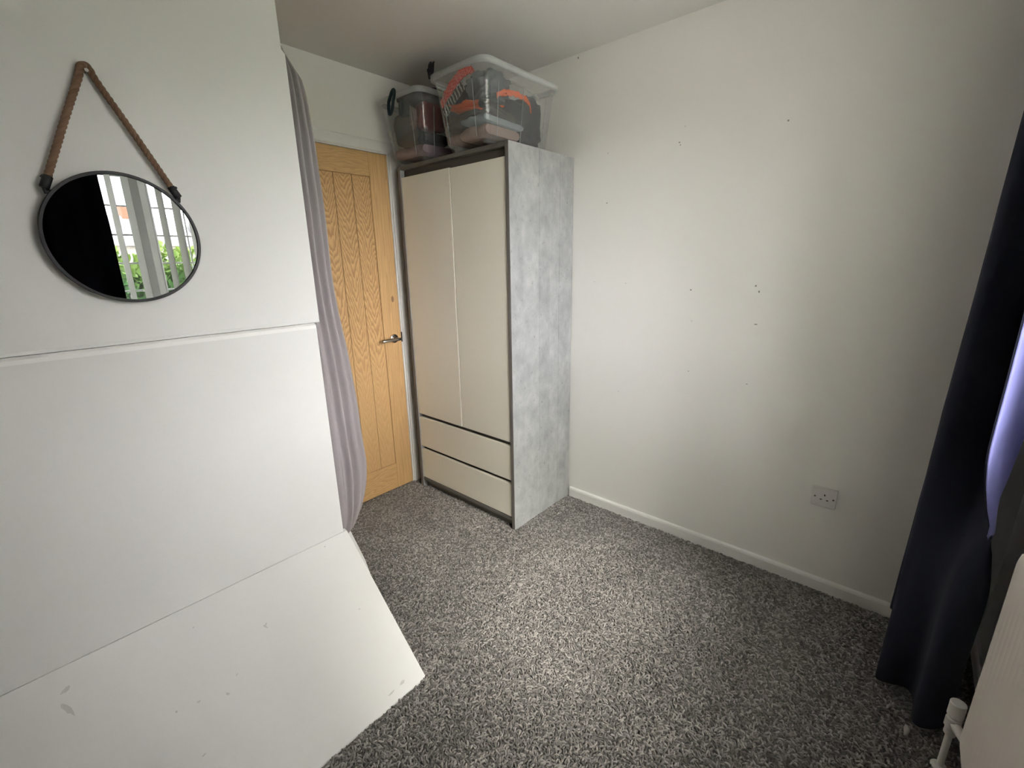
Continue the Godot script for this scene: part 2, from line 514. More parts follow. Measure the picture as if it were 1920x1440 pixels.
func window_and_outside() -> void:
	var w := base("window_1")
	var z0 := ZW + 0.15
	var z1 := ZW + 0.21
	box("frame", Vector3(0.25, 0.93, z0), Vector3(0.31, 2.10, z1), M.upvc, w, 0.006)
	box("frame", Vector3(1.44, 0.93, z0), Vector3(1.50, 2.10, z1), M.upvc, w, 0.006)
	box("frame", Vector3(0.31, 0.93, z0), Vector3(1.44, 1.0, z1), M.upvc, w, 0.006)
	box("frame", Vector3(0.31, 2.04, z0), Vector3(1.44, 2.10, z1), M.upvc, w, 0.006)
	box("mullion", Vector3(0.675, 1.0, z0), Vector3(0.775, 2.04, z1), M.upvc, w, 0.008)
	box("mullion_bead", Vector3(0.728, 1.0, z0 - 0.006), Vector3(0.742, 2.04, z0), M.upvc, w, 0.002)
	box("pane", Vector3(0.31, 1.0, z0 + 0.028), Vector3(0.675, 2.04, z0 + 0.032), M.pane, w, 0.0001)
	box("pane", Vector3(0.775, 1.0, z0 + 0.028), Vector3(1.44, 2.04, z0 + 0.032), M.pane, w, 0.0001)
	for y in [1.055, 1.22, 1.386, 1.552, 1.717, 1.883]:
		for s in [[0.31, 0.675], [0.775, 1.44]]:
			box("glazing_bar", Vector3(s[0], y - 0.005, z0 + 0.018), Vector3(s[1], y + 0.005, z0 + 0.027), M.upvc, w, 0.002)
	for x in [0.43, 0.585, 0.60, 0.94, 1.105, 1.27]:
		box("glazing_bar", Vector3(x - 0.004, 1.0, z0 + 0.019), Vector3(x + 0.004, 2.04, z0 + 0.026), M.upvc, w, 0.002)
	var sill := S()
	cbox(sill, Vector3(0.22, 0.925, ZW - 0.04), Vector3(1.50, 0.948, z0), 0.006)
	struct(obj("window_sill", sill, M.gloss))
	# vertical blind, slats turned almost edge-on
	var b := thing("vertical_blind", "white vertical blind with narrow slats turned open across the window, seen in the mirror", "blind", Vector3(0.875, 2.06, ZW + 0.05))
	box("head_rail", Vector3(-0.62, -0.005, -0.022), Vector3(0.62, 0.035, 0.022), M.upvc, b, 0.003)
	var slat := S()
	var g := []
	for j in 2:
		var line := []
		for k in 9:
			var t := (k / 8.0 - 0.5)
			line.append(Vector3(t * 0.074, -j * 1.07 - 0.008, 0.004 * (1.0 - 4.0 * t * t)))
		g.append(line)
	sheet(slat, g, 0.0012)
	slat.generate_normals()
	var sme := slat.commit()
	for i in 17:
		var o := MeshInstance3D.new()
		o.name = "slat"
		o.mesh = sme
		o.material_override = M.blind
		o.position = Vector3(-0.60 + i * 0.075, 0, 0)
		o.rotation.y = deg_to_rad(75.0 + 3.0 * sin(i * 2.1))
		b.add_child(o, true)
	# outside: lawn, street trees and the roofs across the way, all seen only in the mirror
	var gm := mat(lin(0.26, 0.255, 0.22), 1.0)
	var lw := box("ground", Vector3(-40, -2.9, 1.2), Vector3(40, -2.7, 70), gm, null, 0.001)
	struct(lw)
	var leafm := mat(lin(0.10, 0.22, 0.045), 0.7)
	leafm.vertex_color_use_as_albedo = true
	leafm.albedo_color = Color.WHITE
	leafm.backlight_enabled = true
	leafm.backlight = Color(0.4, 0.4, 0.3)
	var lf := S()
	quad(lf, Vector3(0, 0, 0), Vector3(0.045, 0.06, 0.012), Vector3(0, 0.14, 0), Vector3(-0.045, 0.06, 0.012), Vector3.BACK)
	lf.generate_normals()
	var lmesh := lf.commit()
	var hd := thing("hedge", "tall leafy green hedge outside the window, reflected in the round mirror", "hedge", Vector3(3.0, -2.7, 12.0))
	var mm := MultiMesh.new()
	mm.transform_format = MultiMesh.TRANSFORM_3D
	mm.use_colors = true
	mm.mesh = lmesh
	mm.instance_count = 9000
	var hn := noise(3, 0.8, 3)
	for i in 9000:
		var x := rng.randf_range(-4.5, 4.5)
		var top := 4.15 + 0.5 * hn.get_noise_2d(x * 2.0, 0.0)
		var y := rng.randf_range(0.3, top)
		var z := -0.5 + 0.5 * hn.get_noise_2d(x * 3.0, y * 3.0) + rng.randf_range(-0.12, 0.12)
		if y > top - 0.25: z = rng.randf_range(-0.6, 0.5)
		var bs := Basis.from_euler(Vector3(rng.randf_range(-1.2, 1.2), rng.randf_range(0, TAU), rng.randf_range(-0.8, 0.8))).scaled(Vector3.ONE * rng.randf_range(1.1, 2.2))
		mm.set_instance_transform(i, Transform3D(bs, Vector3(x, y, z)))
		var t := rng.randf()
		var hi := clampf((y - top + 0.9) / 0.9, 0, 1)
		mm.set_instance_color(i, Color(0.045 + 0.05 * t + 0.12 * hi, 0.14 + 0.08 * t + 0.10 * hi, 0.035 + 0.02 * t))
	var mi := MultiMeshInstance3D.new()
	mi.name = "foliage"
	mi.multimesh = mm
	mi.material_override = leafm
	mi.set_meta("kind", "stuff")
	hd.add_child(mi)
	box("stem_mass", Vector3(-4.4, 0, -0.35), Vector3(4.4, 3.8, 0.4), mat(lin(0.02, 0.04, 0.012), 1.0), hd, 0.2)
	var wallm := mat(lin(0.60, 0.56, 0.50), 0.9)
	var roofm := mat(lin(0.30, 0.29, 0.30), 0.8)
	var brick := mat(lin(0.35, 0.15, 0.09), 0.9)
	var k := 0
	for hx in [4.0, 13.0]:
		var h := thing("house", "left grey-roofed house beyond the hedge, reflected in the round mirror" if k == 0 else "right grey-roofed house beyond the hedge, reflected in the round mirror", "house", Vector3(hx, -2.7, 30.0), "")
		box("wall", Vector3(-4, 0, -3), Vector3(4, 4.6, 3), wallm, h, 0.02)
		var rf := S()
		prism(rf, PackedVector2Array([Vector2(-3.4, 4.5), Vector2(3.4, 4.5), Vector2(0, 6.1)]), -4.2, 4.2, func(a, c, ww): return Vector3(ww, c, a))
		var ro := obj("roof", rf, roofm, h)
		box("chimney", Vector3(1.6, 5.4, -0.4), Vector3(2.2, 6.6, 0.4), brick, ro, 0.02)
		for wx in [-2.4, 0.2, 2.4]:
			box("window", Vector3(wx - 0.6, 2.9, -3.04), Vector3(wx + 0.6, 4.1, -2.98), M.upvc, h, 0.02)
		k += 1

# the boxed-in stair: upper boarding, ledge, lower boarding, sloping bulkhead, and the cupboard behind the curtain
func partition() -> void:
	var p := base("wall_partition")
	var ub := S()
	prism(ub, PackedVector2Array([Vector2(XL, 1.2125), Vector2(0.7545, 1.2125), Vector2(0.7550, 2.036), Vector2(0.7450, 2.046), Vector2(0.7450, CY), Vector2(XL, CY)]), ZB - 0.045, ZB, func(a, b, w): return Vector3(a, b, w))
	obj("upper_board", ub, M.board_white, p)
	box("lower_board", Vector3(XL, 0.3712, ZB - 0.045), Vector3(0.741, 1.193, ZB), M.board_white, p, 0.0006)
	# painted tape line above the ledge, and the chamfered ledge strip
	box("tape_strip", Vector3(XL, 1.2128, ZB), Vector3(0.752, 1.221, ZB + 0.0012), M.board_white, p, 0.0005)
	var st := S()
	prism(st, PackedVector2Array([Vector2(-0.04, 1.193), Vector2(0.006, 1.193), Vector2(0.006, 1.204), Vector2(-0.003, 1.2105), Vector2(-0.04, 1.2105)]), XL, 0.7375, func(a, b, w): return Vector3(w, b, ZB + a))
	var led := obj("trim_1", st, M.lit_gloss)
	struct(led)
	# sloping bulkhead over the stairs
	var sl := S()
	var place := func(a, b, w): return Vector3(XL if w < 0.5 else lerpf(0.731, 0.755, b / 0.37), b, a)
	prism(sl, PackedVector2Array([Vector2(ZB - 0.02, 0.0), Vector2(-1.0733, 0.0), Vector2(-1.0755, 0.004), Vector2(ZB + 0.001, 0.3697), Vector2(ZB - 0.02, 0.3705)]), 0.0, 1.0, place)
	obj("sloping_board", sl, M.board_white, p)
	# base of the cupboard behind, its side leaning out a little towards the floor
	var cb := S()
	var pl := func(a, b, w): return Vector3(a, b, w)
	prism(cb, PackedVector2Array([Vector2(XL, 0), Vector2(0.905, 0), Vector2(0.885, 0.10), Vector2(0.835, 0.27), Vector2(0.800, 0.335), Vector2(0.70, 0.345), Vector2(XL, 0.345)]), ZD + 0.002, ZB - 0.13, pl)
	obj("cupboard_base", cb, M.board_white, p)
	var cb2 := S()
	prism(cb2, PackedVector2Array([Vector2(XL, 0), Vector2(0.745, 0), Vector2(0.752, 0.30), Vector2(0.745, 0.345), Vector2(XL, 0.345)]), ZB - 0.14, ZB - 0.02, pl)
	obj("cupboard_base", cb2, M.board_white, p)
	box("header", Vector3(0.66, 2.07, ZD + 0.002), Vector3(0.735, CY, ZB - 0.045), M.board_white, p, 0.002)

func door() -> void:
	var d := base("door_1")
	var x0 := 0.844
	var x1 := 1.606
	var zf := ZD + 0.002
	var zb := ZD - 0.033
	var top := 1.985
	var leaf_y := 0.008
	# stiles and rails
	box("stile", Vector3(x1 - 0.118, leaf_y, zb), Vector3(x1, top, zf), M.oak[0], d, 0.002)
	box("stile", Vector3(x0, leaf_y, zb), Vector3(x0 + 0.118, top, zf), M.oak[1], d, 0.002)
	box("rail", Vector3(x0 + 0.118, top - 0.122, zb), Vector3(x1 - 0.118, top, zf), M.oak[1], d, 0.002, true)
	box("rail", Vector3(x0 + 0.118, leaf_y, zb), Vector3(x1 - 0.118, 0.178, zf), M.oak[0], d, 0.002, true)
	# five tongue-and-groove boards with bevelled edges
	box("groove_backing", Vector3(x0 + 0.118, 0.178, zb + 0.004), Vector3(x1 - 0.118, top - 0.122, zf - 0.011), M.oak_groove, d, 0.0001)
	var n := 5
	var bw := (x1 - x0 - 0.236) / n
	for i in n:
		var a := x0 + 0.118 + i * bw
		box("board", Vector3(a + 0.0008, 0.1785, zf - 0.013), Vector3(a + bw - 0.0008, top - 0.1225, zf - 0.004), M.oak_flame[i % 3], d, 0.0035)
	# lever handle on a round rose
	var hc := Vector3(1.552, 0.972, zf)
	var st := S()
	var xf := Transform3D(Basis(Vector3.RIGHT, Vector3.BACK, Vector3.DOWN), hc)
	lathe(st, PackedVector2Array([Vector2(0.0265, 0), Vector2(0.0265, 0.006), Vector2(0.0255, 0.0085), Vector2(0.023, 0.0095), Vector2(0.012, 0.0095), Vector2(0.0105, 0.012), Vector2(0.0095, 0.030), Vector2(0.0095, 0.050), Vector2(0, 0.050)]), xf, 32, false)
	var ro := obj("handle_rose", st, M.steel, d)
	var lv := S()
	var pts := PackedVector3Array([hc + Vector3(0.016, 0, 0.050), hc + Vector3(0.013, 0, 0.050), hc + Vector3(-0.02, 0, 0.050), hc + Vector3(-0.07, 0, 0.050), hc + Vector3(-0.108, 0, 0.050), hc + Vector3(-0.110, 0, 0.050)])
	tube(lv, pts, PackedFloat32Array([0.0075, 0.0095, 0.0095, 0.0095, 0.0095, 0.0078]), 16)
	obj("handle_lever", lv, M.steel, ro)
	# a knot in the right stile
	var kn := S()
	lathe(kn, PackedVector2Array([Vector2(0.011, 0), Vector2(0.0105, 0.0004), Vector2(0, 0.0005)]), Transform3D(Basis(Vector3.RIGHT * 0.8, Vector3.BACK, Vector3.DOWN * 1.7), Vector3(1.567, 1.205, zf)), 14)
	obj("knot", kn, mat(lin(0.32, 0.18, 0.085), 0.6), d)
	# lining and architrave
	box("lining", Vector3(x1 + 0.003, 0, ZD - 0.12), Vector3(1.622, 2.002, ZD + 0.001), M.gloss, d, 0.002)
	box("lining", Vector3(0.828, 0, ZD - 0.12), Vector3(x0 - 0.003, 2.002, ZD + 0.001), M.gloss, d, 0.002)
	box("lining", Vector3(x0 - 0.003, top + 0.003, ZD - 0.12), Vector3(x1 + 0.003, 2.002, ZD + 0.001), M.gloss, d, 0.002)
	box("latch_keep", Vector3(x1 + 0.0005, 0.945, ZD - 0.02), Vector3(x1 + 0.0065, 1.005, ZD + 0.0045), M.hole, d, 0.001)
	var prof := PackedVector2Array([Vector2(0.006, 0), Vector2(0.006, 0.008), Vector2(0.012, 0.012), Vector2(0.045, 0.015), Vector2(0.056, 0.013), Vector2(0.060, 0.006), Vector2(0.060, 0)])
	var ar := S()
	prism(ar, prof, 0.0, 2.0, func(a, b, w): return Vector3(x1 + 0.006 + a, w + (a if w > 1.0 else 0.0), ZD + b))
	struct(obj("trim_2", ar, M.gloss))
	var at := S()
	prism(at, prof, 0.0, 1.0, func(a, b, w): return Vector3(x0 - 0.01 - a if w < 0.5 else x1 + 0.006 + a, 1.994 + a - 0.006, ZD + b))
	struct(obj("trim_3", at, M.gloss))

func wardrobe() -> void:
	var w := thing("wardrobe", "tall wardrobe with concrete-effect grey sides, two cream doors and two cream drawers", "wardrobe", Vector3(WX, 0, (WN + WF) * 0.5))
	var zn := WN - w.position.z
	var zf := WF - w.position.z
	var dep := XR - 0.004 - WX
	var t := 0.021
	box("side_panel", Vector3(0, 0, zn - t), Vector3(dep, WH, zn), M.concrete, w, 0.0012)
	box("side_panel", Vector3(0, 0, zf), Vector3(dep, WH, zf + t), M.concrete, w, 0.0012)
	box("edge_band", Vector3(-0.0008, 0.0, zn - t + 0.0006), Vector3(0.0004, WH - 0.0006, zn - 0.0006), M.edge, w, 0.0002)
	box("edge_band", Vector3(-0.0008, 0.0, zf + 0.0006), Vector3(0.0004, WH - 0.0006, zf + t - 0.0006), M.edge, w, 0.0002)
	box("top_panel", Vector3(0, WH - 0.019, zf + t), Vector3(dep, WH, zn - t), M.concrete_edge, w, 0.0012, true)
	box("bottom_panel", Vector3(0.004, 0.050, zf + t), Vector3(dep, 0.070, zn - t), M.concrete_edge, w, 0.0012, true)
	box("plinth", Vector3(0.030, 0.0, zf + t), Vector3(0.046, 0.050, zn - t), M.concrete_edge, w, 0.001, true)
	box("back_panel", Vector3(dep - 0.010, 0.050, zf + t), Vector3(dep - 0.004, WH - 0.019, zn - t), M.inner, w, 0.001)
	box("top_rail", Vector3(0.026, WH - 0.085, zf + t), Vector3(0.042, WH - 0.019, zn - t), M.inner, w, 0.001)
	box("middle_rail", Vector3(0.030, 0.480, zf + t), Vector3(0.060, 0.535, zn - t), M.inner, w, 0.001)
	box("drawer_rail", Vector3(0.030, 0.262, zf + t), Vector3(0.060, 0.312, zn - t), M.inner, w, 0.001)
	var a := zf + t + 0.0025
	var b := zn - t - 0.0025
	var mid := -1.805 - w.position.z
	box("door", Vector3(0.004, 0.507, mid + 0.002), Vector3(0.022, 1.853, b), M.cream, w, 0.0015)
	box("door", Vector3(0.0030, 0.507, a), Vector3(0.021, 1.856, mid - 0.002), M.cream, w, 0.0015)
	box("drawer_front", Vector3(0.004, 0.290, a), Vector3(0.022, 0.484, b), M.cream, w, 0.0015)
	box("drawer_front", Vector3(0.004, 0.074, a), Vector3(0.022, 0.269, b), M.cream, w, 0.0015)

# ---------------------------------------------------------------- storage boxes
# one clear crate: tapered rounded tub with ribs, a base foot ring and a rolled rim; origin at the base centre
func crate(label: String, at: Vector3) -> Node3D:
	var c := thing("storage_box", label, "storage box", at, "clear storage boxes on the wardrobe")
	var hx := 0.270
	var hz := 0.182
	var H := 0.300
	var outline := func(s: float, inset: float) -> PackedVector2Array:
		var pts := PackedVector2Array()
		var rad := 0.05
		var ax := hx * s - inset
		var az := hz * s - inset
		if s < 1.0:
			ax = hx - (1.0 - s) - inset
			az = hz - (1.0 - s) - inset
		for q in 4:
			var cx := (ax - rad) * (1 if q == 0 or q == 3 else -1)
			var cz := (az - rad) * (1 if q < 2 else -1)
			for k in 7:
				var an := (q + k / 6.0) * PI / 2
				pts.append(Vector2(cx + rad * cos(an), cz + rad * sin(an)))
		return pts
	var skin := func(st: SurfaceTool, levels: Array, flip: bool) -> void:
		st.set_smooth_group(0)
		for i in levels.size() - 1:
			var p0: PackedVector2Array = outline.call(levels[i][1], levels[i][2])
			var p1: PackedVector2Array = outline.call(levels[i + 1][1], levels[i + 1][2])
			for k in p0.size():
				var k2 := (k + 1) % p0.size()
				var o := Vector3(p0[k].x + p0[k2].x, 0, p0[k].y + p0[k2].y)
				if absf(levels[i][0] - levels[i + 1][0]) < 1e-5: o = Vector3(0, 1 if levels[i][2] < levels[i + 1][2] else -1, 0)
				quad(st, Vector3(p0[k].x, levels[i][0], p0[k].y), Vector3(p0[k2].x, levels[i][0], p0[k2].y), Vector3(p1[k2].x, levels[i + 1][0], p1[k2].y), Vector3(p1[k].x, levels[i + 1][0], p1[k].y), -o if flip else o)
		st.set_smooth_group(-1)
	var st := S()
	skin.call(st, [[0.012, 0.955, 0.006], [0.020, 0.955, 0.0], [H - 0.02, 0.985, 0.0], [H, 0.986, 0.0]], false)
	var bp: PackedVector2Array = outline.call(0.955, 0.006)
	for k in range(1, bp.size() - 1):
		tri(st, Vector3(bp[0].x, 0.012, bp[0].y), Vector3(bp[k].x, 0.012, bp[k].y), Vector3(bp[k + 1].x, 0.012, bp[k + 1].y), Vector3.DOWN)
	obj("tub", st, M.clear, c)
	var rm := S()
	skin.call(rm, [[H - 0.022, 0.9865, 0.0], [H - 0.022, 0.999, 0.0]], false)
	skin.call(rm, [[H - 0.022, 0.999, 0.0], [H - 0.003, 1.0, 0.0], [H, 1.0, 0.003]], false)
	skin.call(rm, [[H, 1.0, 0.003], [H, 0.9865, 0.0]], false)
	obj("rim", rm, M.clear_rim, c)
	# ribs pressed into the walls, seen as thin bright lines
	for x in [-0.155, 0.0, 0.155]:
		for s in [-1.0, 1.0]:
			var rib := S()
			tube(rib, PackedVector3Array([Vector3(x, 0.02, s * (hz - 0.044)), Vector3(x * 1.06, H - 0.07, s * (hz - 0.0175))]), PackedFloat32Array([0.0013]), 6)
			obj("rib", rib, M.clear_rim, c)
	for z in [-0.085, 0.085]:
		for s in [-1.0, 1.0]:
			var rib := S()
			tube(rib, PackedVector3Array([Vector3(s * (hx - 0.044), 0.02, z), Vector3(s * (hx - 0.0175), H - 0.07, z * 1.1)]), PackedFloat32Array([0.0013]), 6)
			obj("rib", rib, M.clear_rim, c)
	# two low feet under the base
	for s in [-1.0, 1.0]:
		box("foot", Vector3(-0.19, 0.0, s * 0.10 - 0.012), Vector3(0.21, 0.013, s * 0.10 + 0.012), M.clear, c, 0.002)
	return c

# a crumpled garment: a squashed, creased ball
func lump(called: String, at: Vector3, size: Vector3, m: Material, seed_: int, rough := 0.28, sq := 0.75, tilt := Vector3.ZERO) -> MeshInstance3D:
	var st := S()
	st.set_smooth_group(0)
	var n := noise(seed_, 1.1, 3)
	var nr := noise(seed_ + 9, 1.0, 2)
	var nu := 44
	var nv := 26
	var P := []
	for j in nv + 1:
		var line := []
		var th := PI * j / nv
		for k in nu + 1:
			var ph := TAU * (k % nu) / nu
			var d := Vector3(sin(th) * cos(ph), cos(th), sin(th) * sin(ph))
			var e := Vector3(signf(d.x) * pow(absf(d.x), sq), signf(d.y) * pow(absf(d.y), sq), signf(d.z) * pow(absf(d.z), sq))
			var crease := absf(nr.get_noise_3d(d.x * 2.6 + 3.0, d.y * 4.0, d.z * 2.6))
			var s := 1.0 + rough * n.get_noise_3d(d.x * 1.6, d.y * 1.6, d.z * 1.6) - rough * 0.45 * (1.0 - smoothstep(0.0, 0.16, crease))
			line.append(e * s * size * 0.5)
		P.append(line)
	var bs := Basis.from_euler(tilt)
	for j in nv:
		for k in nu:
			var a: Vector3 = P[j][k]
			var b: Vector3 = P[j][k + 1]
			var c: Vector3 = P[j + 1][k + 1]
			var d2: Vector3 = P[j + 1][k]
			quad(st, bs * a, bs * b, bs * c, bs * d2, bs * (a + b + c + d2), PackedVector2Array([Vector2(float(k) / nu, float(j) / nv), Vector2(float(k + 1) / nu, float(j) / nv), Vector2(float(k + 1) / nu, float(j + 1) / nv), Vector2(float(k) / nu, float(j + 1) / nv)]))
	var o := obj(called, st, m)
	o.position = at
	return o

# a folded towel: layers that turn round at the front edge; origin at the base centre, fold faces -x
func folded(called: String, at: Vector3, size: Vector3, layers: int, m: Material, turn := 0.0, tilt := 0.0, seed_ := 1) -> MeshInstance3D:
	var st := S()
	var n := noise(seed_, 1.0, 2)
	var t := size.y / layers
	for l in layers:
		st.set_smooth_group(l + 1)
		var prof := PackedVector2Array()
		for k in 9:
			var an := PI * 0.5 + PI * k / 8.0
			prof.append(Vector2(-size.x * 0.5 + t * 0.5 + t * 0.5 * cos(an), t * (l + 0.5) + t * 0.48 * sin(an)))
		for k in 5:
			var an := -PI * 0.5 + PI * k / 4.0
			prof.append(Vector2(size.x * 0.5 - t * 0.5 + t * 0.5 * cos(an), t * (l + 0.5) + t * 0.48 * sin(an)))
		var nz := 16
		var rows := []
		for j in nz + 1:
			var v := (float(j) / nz - 0.5)
			var e := 1.0 - 0.25 * pow(absf(2.0 * v), 10.0)
			var row := []
			for p in prof:
				var q := Vector3(p.x + 0.008 * n.get_noise_2d(v * 4.0, l * 3.0), (p.y - t * (l + 0.5)) * e + t * (l + 0.5), v * size.z)
				q.y += 0.006 * n.get_noise_2d(q.x * 9.0, v * 3.0) + tilt * q.x
				row.append(q)
			rows.append(row)
		for j in nz:
			for k in prof.size():
				var k2 := (k + 1) % prof.size()
				var mid := Vector3(clampf((rows[j][k].x + rows[j][k2].x) * 0.5, -size.x * 0.5 + t * 0.5, size.x * 0.5 - t * 0.5), t * (l + 0.5) + tilt * rows[j][k].x, (rows[j][k].z + rows[j + 1][k].z) * 0.5)
				quad(st, rows[j][k], rows[j][k2], rows[j + 1][k2], rows[j + 1][k], (rows[j][k] + rows[j + 1][k2]) * 0.5 - mid)
		st.set_smooth_group(-1)
		for e in [0, nz]:
			for k in range(1, prof.size() - 1):
				tri(st, rows[e][0], rows[e][k], rows[e][k + 1], Vector3(0, 0, -1 if e == 0 else 1))
	var o := obj(called, st, m)
	o.position = at
	o.rotation.y = turn
	return o

func cloth_mat(c: Color, seed_: int) -> StandardMaterial3D:
	var m := mat(c, 0.95)
	bumpy(m, seed_, 0.06, 3.0, 0.07)
	return m

# a limp strip or flap of cloth through points, w wide
func flap(called: String, pts: PackedVector3Array, across: Vector3, w: float, thick: float, m: Material, seed_ := 3) -> MeshInstance3D:
	var n := noise(seed_, 1.0, 2)
	var g := []
	var steps := 26
	for i in steps + 1:
		var x := float(i) / steps * (pts.size() - 1)
		var j := mini(int(x), pts.size() - 2)
		var p: Vector3 = pts[j].cubic_interpolate(pts[j + 1], pts[max(j - 1, 0)], pts[min(j + 2, pts.size() - 1)], x - j)
		var line := []
		for k in 9:
			var s := k / 8.0 - 0.5
			var ww := w * (0.75 + 0.25 * sin(PI * clampf(x / (pts.size() - 1), 0.05, 0.95)))
			line.append(p + across * s * ww + Vector3(0, 0.010 * n.get_noise_2d(x * 2.0, s * 3.0), 0))
		g.append(line)
	var st := S()
	sheet(st, g, thick)
	return obj(called, st, m)

func boxes_and_clothes() -> void:
	var c1 := crate("clear plastic storage box of orange and grey clothes nearer the long bare wall, on wardrobe", Vector3(1.760, WH, -1.617))
	var c2 := crate("clear plastic storage box of dark clothes nearest the oak door, on the wardrobe", Vector3(1.782, WH, -2.068))
	var y0 := WH + 0.021
	var dark := cloth_mat(lin(0.022, 0.023, 0.029), 31)
	var char_ := cloth_mat(lin(0.05, 0.05, 0.05), 32)
	var olive := cloth_mat(lin(0.07, 0.066, 0.055), 33)
	var grey := cloth_mat(lin(0.12, 0.13, 0.137), 34)
	var orange := cloth_mat(lin(0.80, 0.16, 0.05), 35)
	var pink := cloth_mat(lin(0.29, 0.205, 0.175), 36)
	var mauve := cloth_mat(lin(0.20, 0.14, 0.125), 37)
	var blue := cloth_mat(lin(0.27, 0.315, 0.34), 38)
	var red := cloth_mat(lin(0.12, 0.012, 0.012), 39)
	var teal := cloth_mat(lin(0.015, 0.035, 0.045), 40)
	var navyc := cloth_mat(lin(0.018, 0.017, 0.028), 41)
	var silver := cloth_mat(lin(0.55, 0.54, 0.50), 42)
	var check := mat(Color.WHITE, 0.9)
	check.albedo_texture = check_image()
	check.uv1_scale = Vector3(0.4, 1.6, 1)
	var stripe := mat(Color.WHITE, 0.9)
	stripe.albedo_texture = stripe_image()
	stripe.uv1_scale = Vector3(1, 1.2, 1)
	# --- box 1
	tag(folded("folded_towel", Vector3(1.660, y0, -1.572), Vector3(0.225, 0.052, 0.165), 1, pink, 0.0, 0.0, 2), "dusty pink folded towel on the floor of the front storage box", "towel")
	tag(folded("folded_towel_001", Vector3(1.668, y0 + 0.055, -1.560), Vector3(0.262, 0.030, 0.145), 1, blue, 0.0, 0.0, 3), "pale blue folded towel lying on the pink towel in the front box", "towel")
	tag(folded("folded_cloth", Vector3(1.645, y0, -1.700), Vector3(0.18, 0.042, 0.075), 1, mauve, 0.0, 0.0, 4), "brownish pink folded cloth beside the pink towel in the front box", "cloth")
	tag(lump("charcoal_shirt", Vector3(1.645, y0 + 0.072, -1.695), Vector3(0.19, 0.045, 0.115), char_, 5, 0.2, 0.6), "charcoal crumpled shirt under the orange shirt in the front box", "shirt")
	tag(lump("brown_shirt", Vector3(1.640, y0 + 0.100, -1.625), Vector3(0.19, 0.030, 0.235), olive, 25, 0.3, 0.6), "grey brown shirt under the orange shirt in the front box", "shirt")
	tag(lump("orange_shirt", Vector3(1.632, y0 + 0.137, -1.618), Vector3(0.185, 0.040, 0.235), orange, 6, 0.45, 0.7, Vector3(0.10, 0, 0)), "bright orange crumpled shirt at the front of the front storage box", "shirt")
	var diag := Vector3(0, 0.87, -0.48)
	tag(flap("striped_shirt", PackedVector3Array([Vector3(1.556, y0 + 0.222, -1.628), Vector3(1.550, y0 + 0.192, -1.672), Vector3(1.546, y0 + 0.160, -1.715), Vector3(1.548, y0 + 0.128, -1.752)]), diag, 0.042, 0.004, stripe, 7), "black and white striped shirt below the red checked cloth in the front box", "shirt")
	tag(flap("checked_cloth", PackedVector3Array([Vector3(1.560, y0 + 0.262, -1.560), Vector3(1.545, y0 + 0.268, -1.598), Vector3(1.538, y0 + 0.242, -1.650), Vector3(1.534, y0 + 0.200, -1.712), Vector3(1.540, y0 + 0.165, -1.758)]), diag, 0.042, 0.004, check, 8), "red and pink checked cloth slanting down the front of the front storage box", "cloth")
	tag(lump("grey_jumper", Vector3(1.628, y0 + 0.205, -1.545), Vector3(0.175, 0.105, 0.145), grey, 9, 0.35, 0.7), "mid grey jumper heaped at the top of the front storage box", "jumper")
	tag(lump("dark_shirt", Vector3(1.655, y0 + 0.205, -1.688), Vector3(0.16, 0.085, 0.115), char_, 29, 0.3, 0.7), "charcoal shirt behind the red checked cloth in the front storage box", "shirt")
	tag(lump("olive_shirt", Vector3(1.650, y0 + 0.108, -1.512), Vector3(0.225, 0.042, 0.070), olive, 10, 0.15, 0.7, Vector3(0, 0, -0.22)), "dull olive grey shirt between the blue towel and the dark jacket", "shirt")
	tag(lump("dark_jacket", Vector3(1.765, y0 + 0.126, -1.552), Vector3(0.205, 0.112, 0.130), dark, 26, 0.12, 0.6), "dark slate jacket with an orange edge in the front storage box", "jacket")
	tag(lump("dark_hoodie", Vector3(1.920, y0 + 0.122, -1.612), Vector3(0.108, 0.225, 0.215), dark, 11, 0.15, 0.5), "dark slate hoodie filling the wall end of the front storage box", "hoodie")
	tag(flap("orange_strip", PackedVector3Array([Vector3(1.602, y0 + 0.160, -1.472), Vector3(1.65, y0 + 0.177, -1.469), Vector3(1.70, y0 + 0.186, -1.467), Vector3(1.76, y0 + 0.186, -1.466), Vector3(1.81, y0 + 0.172, -1.466), Vector3(1.826, y0 + 0.142, -1.468)]), Vector3(0.12, 0.95, -0.2), 0.026, 0.003, orange, 12), "orange edge strip of the dark jacket against the side of the front box", "cloth")
	tag(flap("silver_scarf", PackedVector3Array([Vector3(1.680, y0 + 0.238, -1.505), Vector3(1.75, y0 + 0.243, -1.497), Vector3(1.82, y0 + 0.237, -1.492), Vector3(1.88, y0 + 0.225, -1.488), Vector3(1.915, y0 + 0.205, -1.486)]), Vector3(0.0, 0.55, -0.83), 0.034, 0.003, silver, 13), "shiny silver white scarf lying over the grey jumper and dark hoodie", "scarf")
	# --- box 2
	tag(folded("folded_towel_002", Vector3(1.668, y0, -2.066), Vector3(0.20, 0.050, 0.245), 1, cloth_mat(lin(0.24, 0.165, 0.19), 43), 0.0, 0.0, 15), "purplish pink towel along the bottom of the rear storage box", "towel")
	tag(lump("charcoal_coat", Vector3(1.650, y0 + 0.140, -2.100), Vector3(0.165, 0.165, 0.185), char_, 16, 0.12, 0.5), "charcoal coat pressed against the front of the rear storage box", "coat")
	tag(lump("red_jumper", Vector3(1.652, y0 + 0.176, -1.968), Vector3(0.16, 0.125, 0.072), red, 17, 0.12, 0.5), "dark red jumper at the near end of the rear storage box", "jumper")
